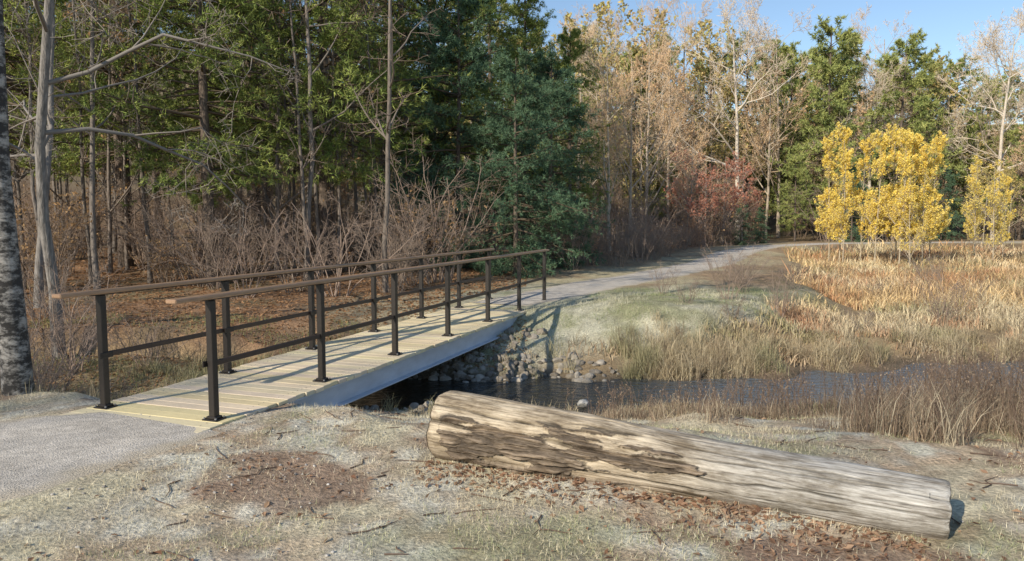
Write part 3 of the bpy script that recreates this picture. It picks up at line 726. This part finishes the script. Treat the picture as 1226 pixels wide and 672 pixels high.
def litter(name,x,y,s,ca,cb,cup=.35):
    n=len(x);c=T3(x,y)+np.array([0,0,.008]);a=rng.uniform(0,6.28,n)
    u=np.stack([np.cos(a),np.sin(a),rng.normal(0,.3,n)],-1);u=norm(u);v=norm(np.cross(np.array([0,0,1.])+rng.normal(0,.3,(n,3)),u))
    s=s[:,None];up=np.array([0,0,1.])*s*cup*rng.random((n,1))
    V=np.stack([c-u*s,c-v*s*.5+up,c+u*s,c+v*s*.5+up],1)
    o=np.arange(n)[:,None]*4
    mb=MB();mb.add(V,T=np.concatenate([o+np.array([0,1,2]),o+np.array([0,2,3])]),col=np.repeat(rcol(n,ca,cb,.3),4,0))
    return obj(name,mb.mesh(name,[M_leaf],smooth=False))
n=1300;t=rng.random(n);sgn=np.where(rng.random(n)<.75,-1,1)
ox=-.5+t*2.82;oy=5.42-t*1.38;off=(.2+np.abs(rng.normal(0,.22,n)))*sgn
x1=ox+off*.43;y1=oy+off*.9
x2,y2=nearpts(3600,-2.6,5,2.7,8);kk=rng.random(len(x2))<.15+.85*barepatch(x2,y2);x2=x2[kk];y2=y2[kk]
x=np.concatenate([x1,x2]);y=np.concatenate([y1,y2])
litter('fallen_leaves',x,y,rng.uniform(.012,.032,len(x)),(.26,.14,.09),(.50,.34,.22))
n=26000;y=9.5*np.exp(rng.random(n)*1.2);x=rng.uniform(-.75,.02,n)*y
e,far,_,_,dp=masks(x,y);k=(e>.4)&(dp>1.2)&(far);x=x[k];y=y[k]
litter('leaf_litter',x,y,rng.uniform(.03,.06,len(x))*(y/16),(.48,.28,.15),(.31,.19,.11))
n=200;x=rng.uniform(-3,5,n);y=rng.uniform(3,8,n);k=(x>-2.3)|(y>7);x=x[k];y=y[k];n=len(x);a=rng.uniform(0,6.28,n);l=rng.uniform(.06,.35,n)
P=np.stack([T3(x+np.cos(a)*l*t+.02*rng.normal(size=n)*(t>0),y+np.sin(a)*l*t)+np.array([0,0,.008]) for t in (0,.33,.66,1)],1)
mb=MB();v,q=tubes(P,np.tile([.005,.004,.0035,.002],(n,1)),4);mb.add(v,Q=q,col=(.17,.12,.09));obj('twigs',mb.mesh('twigs',[M_twig]))

# ------------------------------------------------------------------ light, sky, camera
EL=math.radians(29);sd=Vector((-.66*math.cos(EL),-.751*math.cos(EL),math.sin(EL)))
w=bpy.data.worlds.new('World');scene.world=w;w.use_nodes=True
nt=w.node_tree;bg=nt.nodes.get('Background') or nt.nodes.new('ShaderNodeBackground')
sk=nt.nodes.new('ShaderNodeTexSky');sk.sky_type='NISHITA';sk.sun_disc=False
sk.sun_elevation=EL;sk.sun_rotation=math.atan2(sd.x,sd.y);sk.air_density=1.0;sk.dust_density=.1;sk.ozone_density=2.0
nt.links.new(sk.outputs[0],bg.inputs[0]);bg.inputs[1].default_value=.15
ld=bpy.data.lights.new('sun','SUN');ld.energy=5;ld.angle=math.radians(.5);ld.color=(1,.90,.74)
lo=bpy.data.objects.new('sun',ld);scene.collection.objects.link(lo);lo.rotation_euler=sd.to_track_quat('Z','Y').to_euler()
cam=bpy.data.cameras.new('camera');cam.sensor_width=36;cam.lens=26;cam.clip_end=3000;cam.clip_start=.05
co=bpy.data.objects.new('camera',cam);scene.collection.objects.link(co)
co.location=(0,0,1.68);co.rotation_euler=(math.radians(90-4.8),0,0)
scene.camera=co
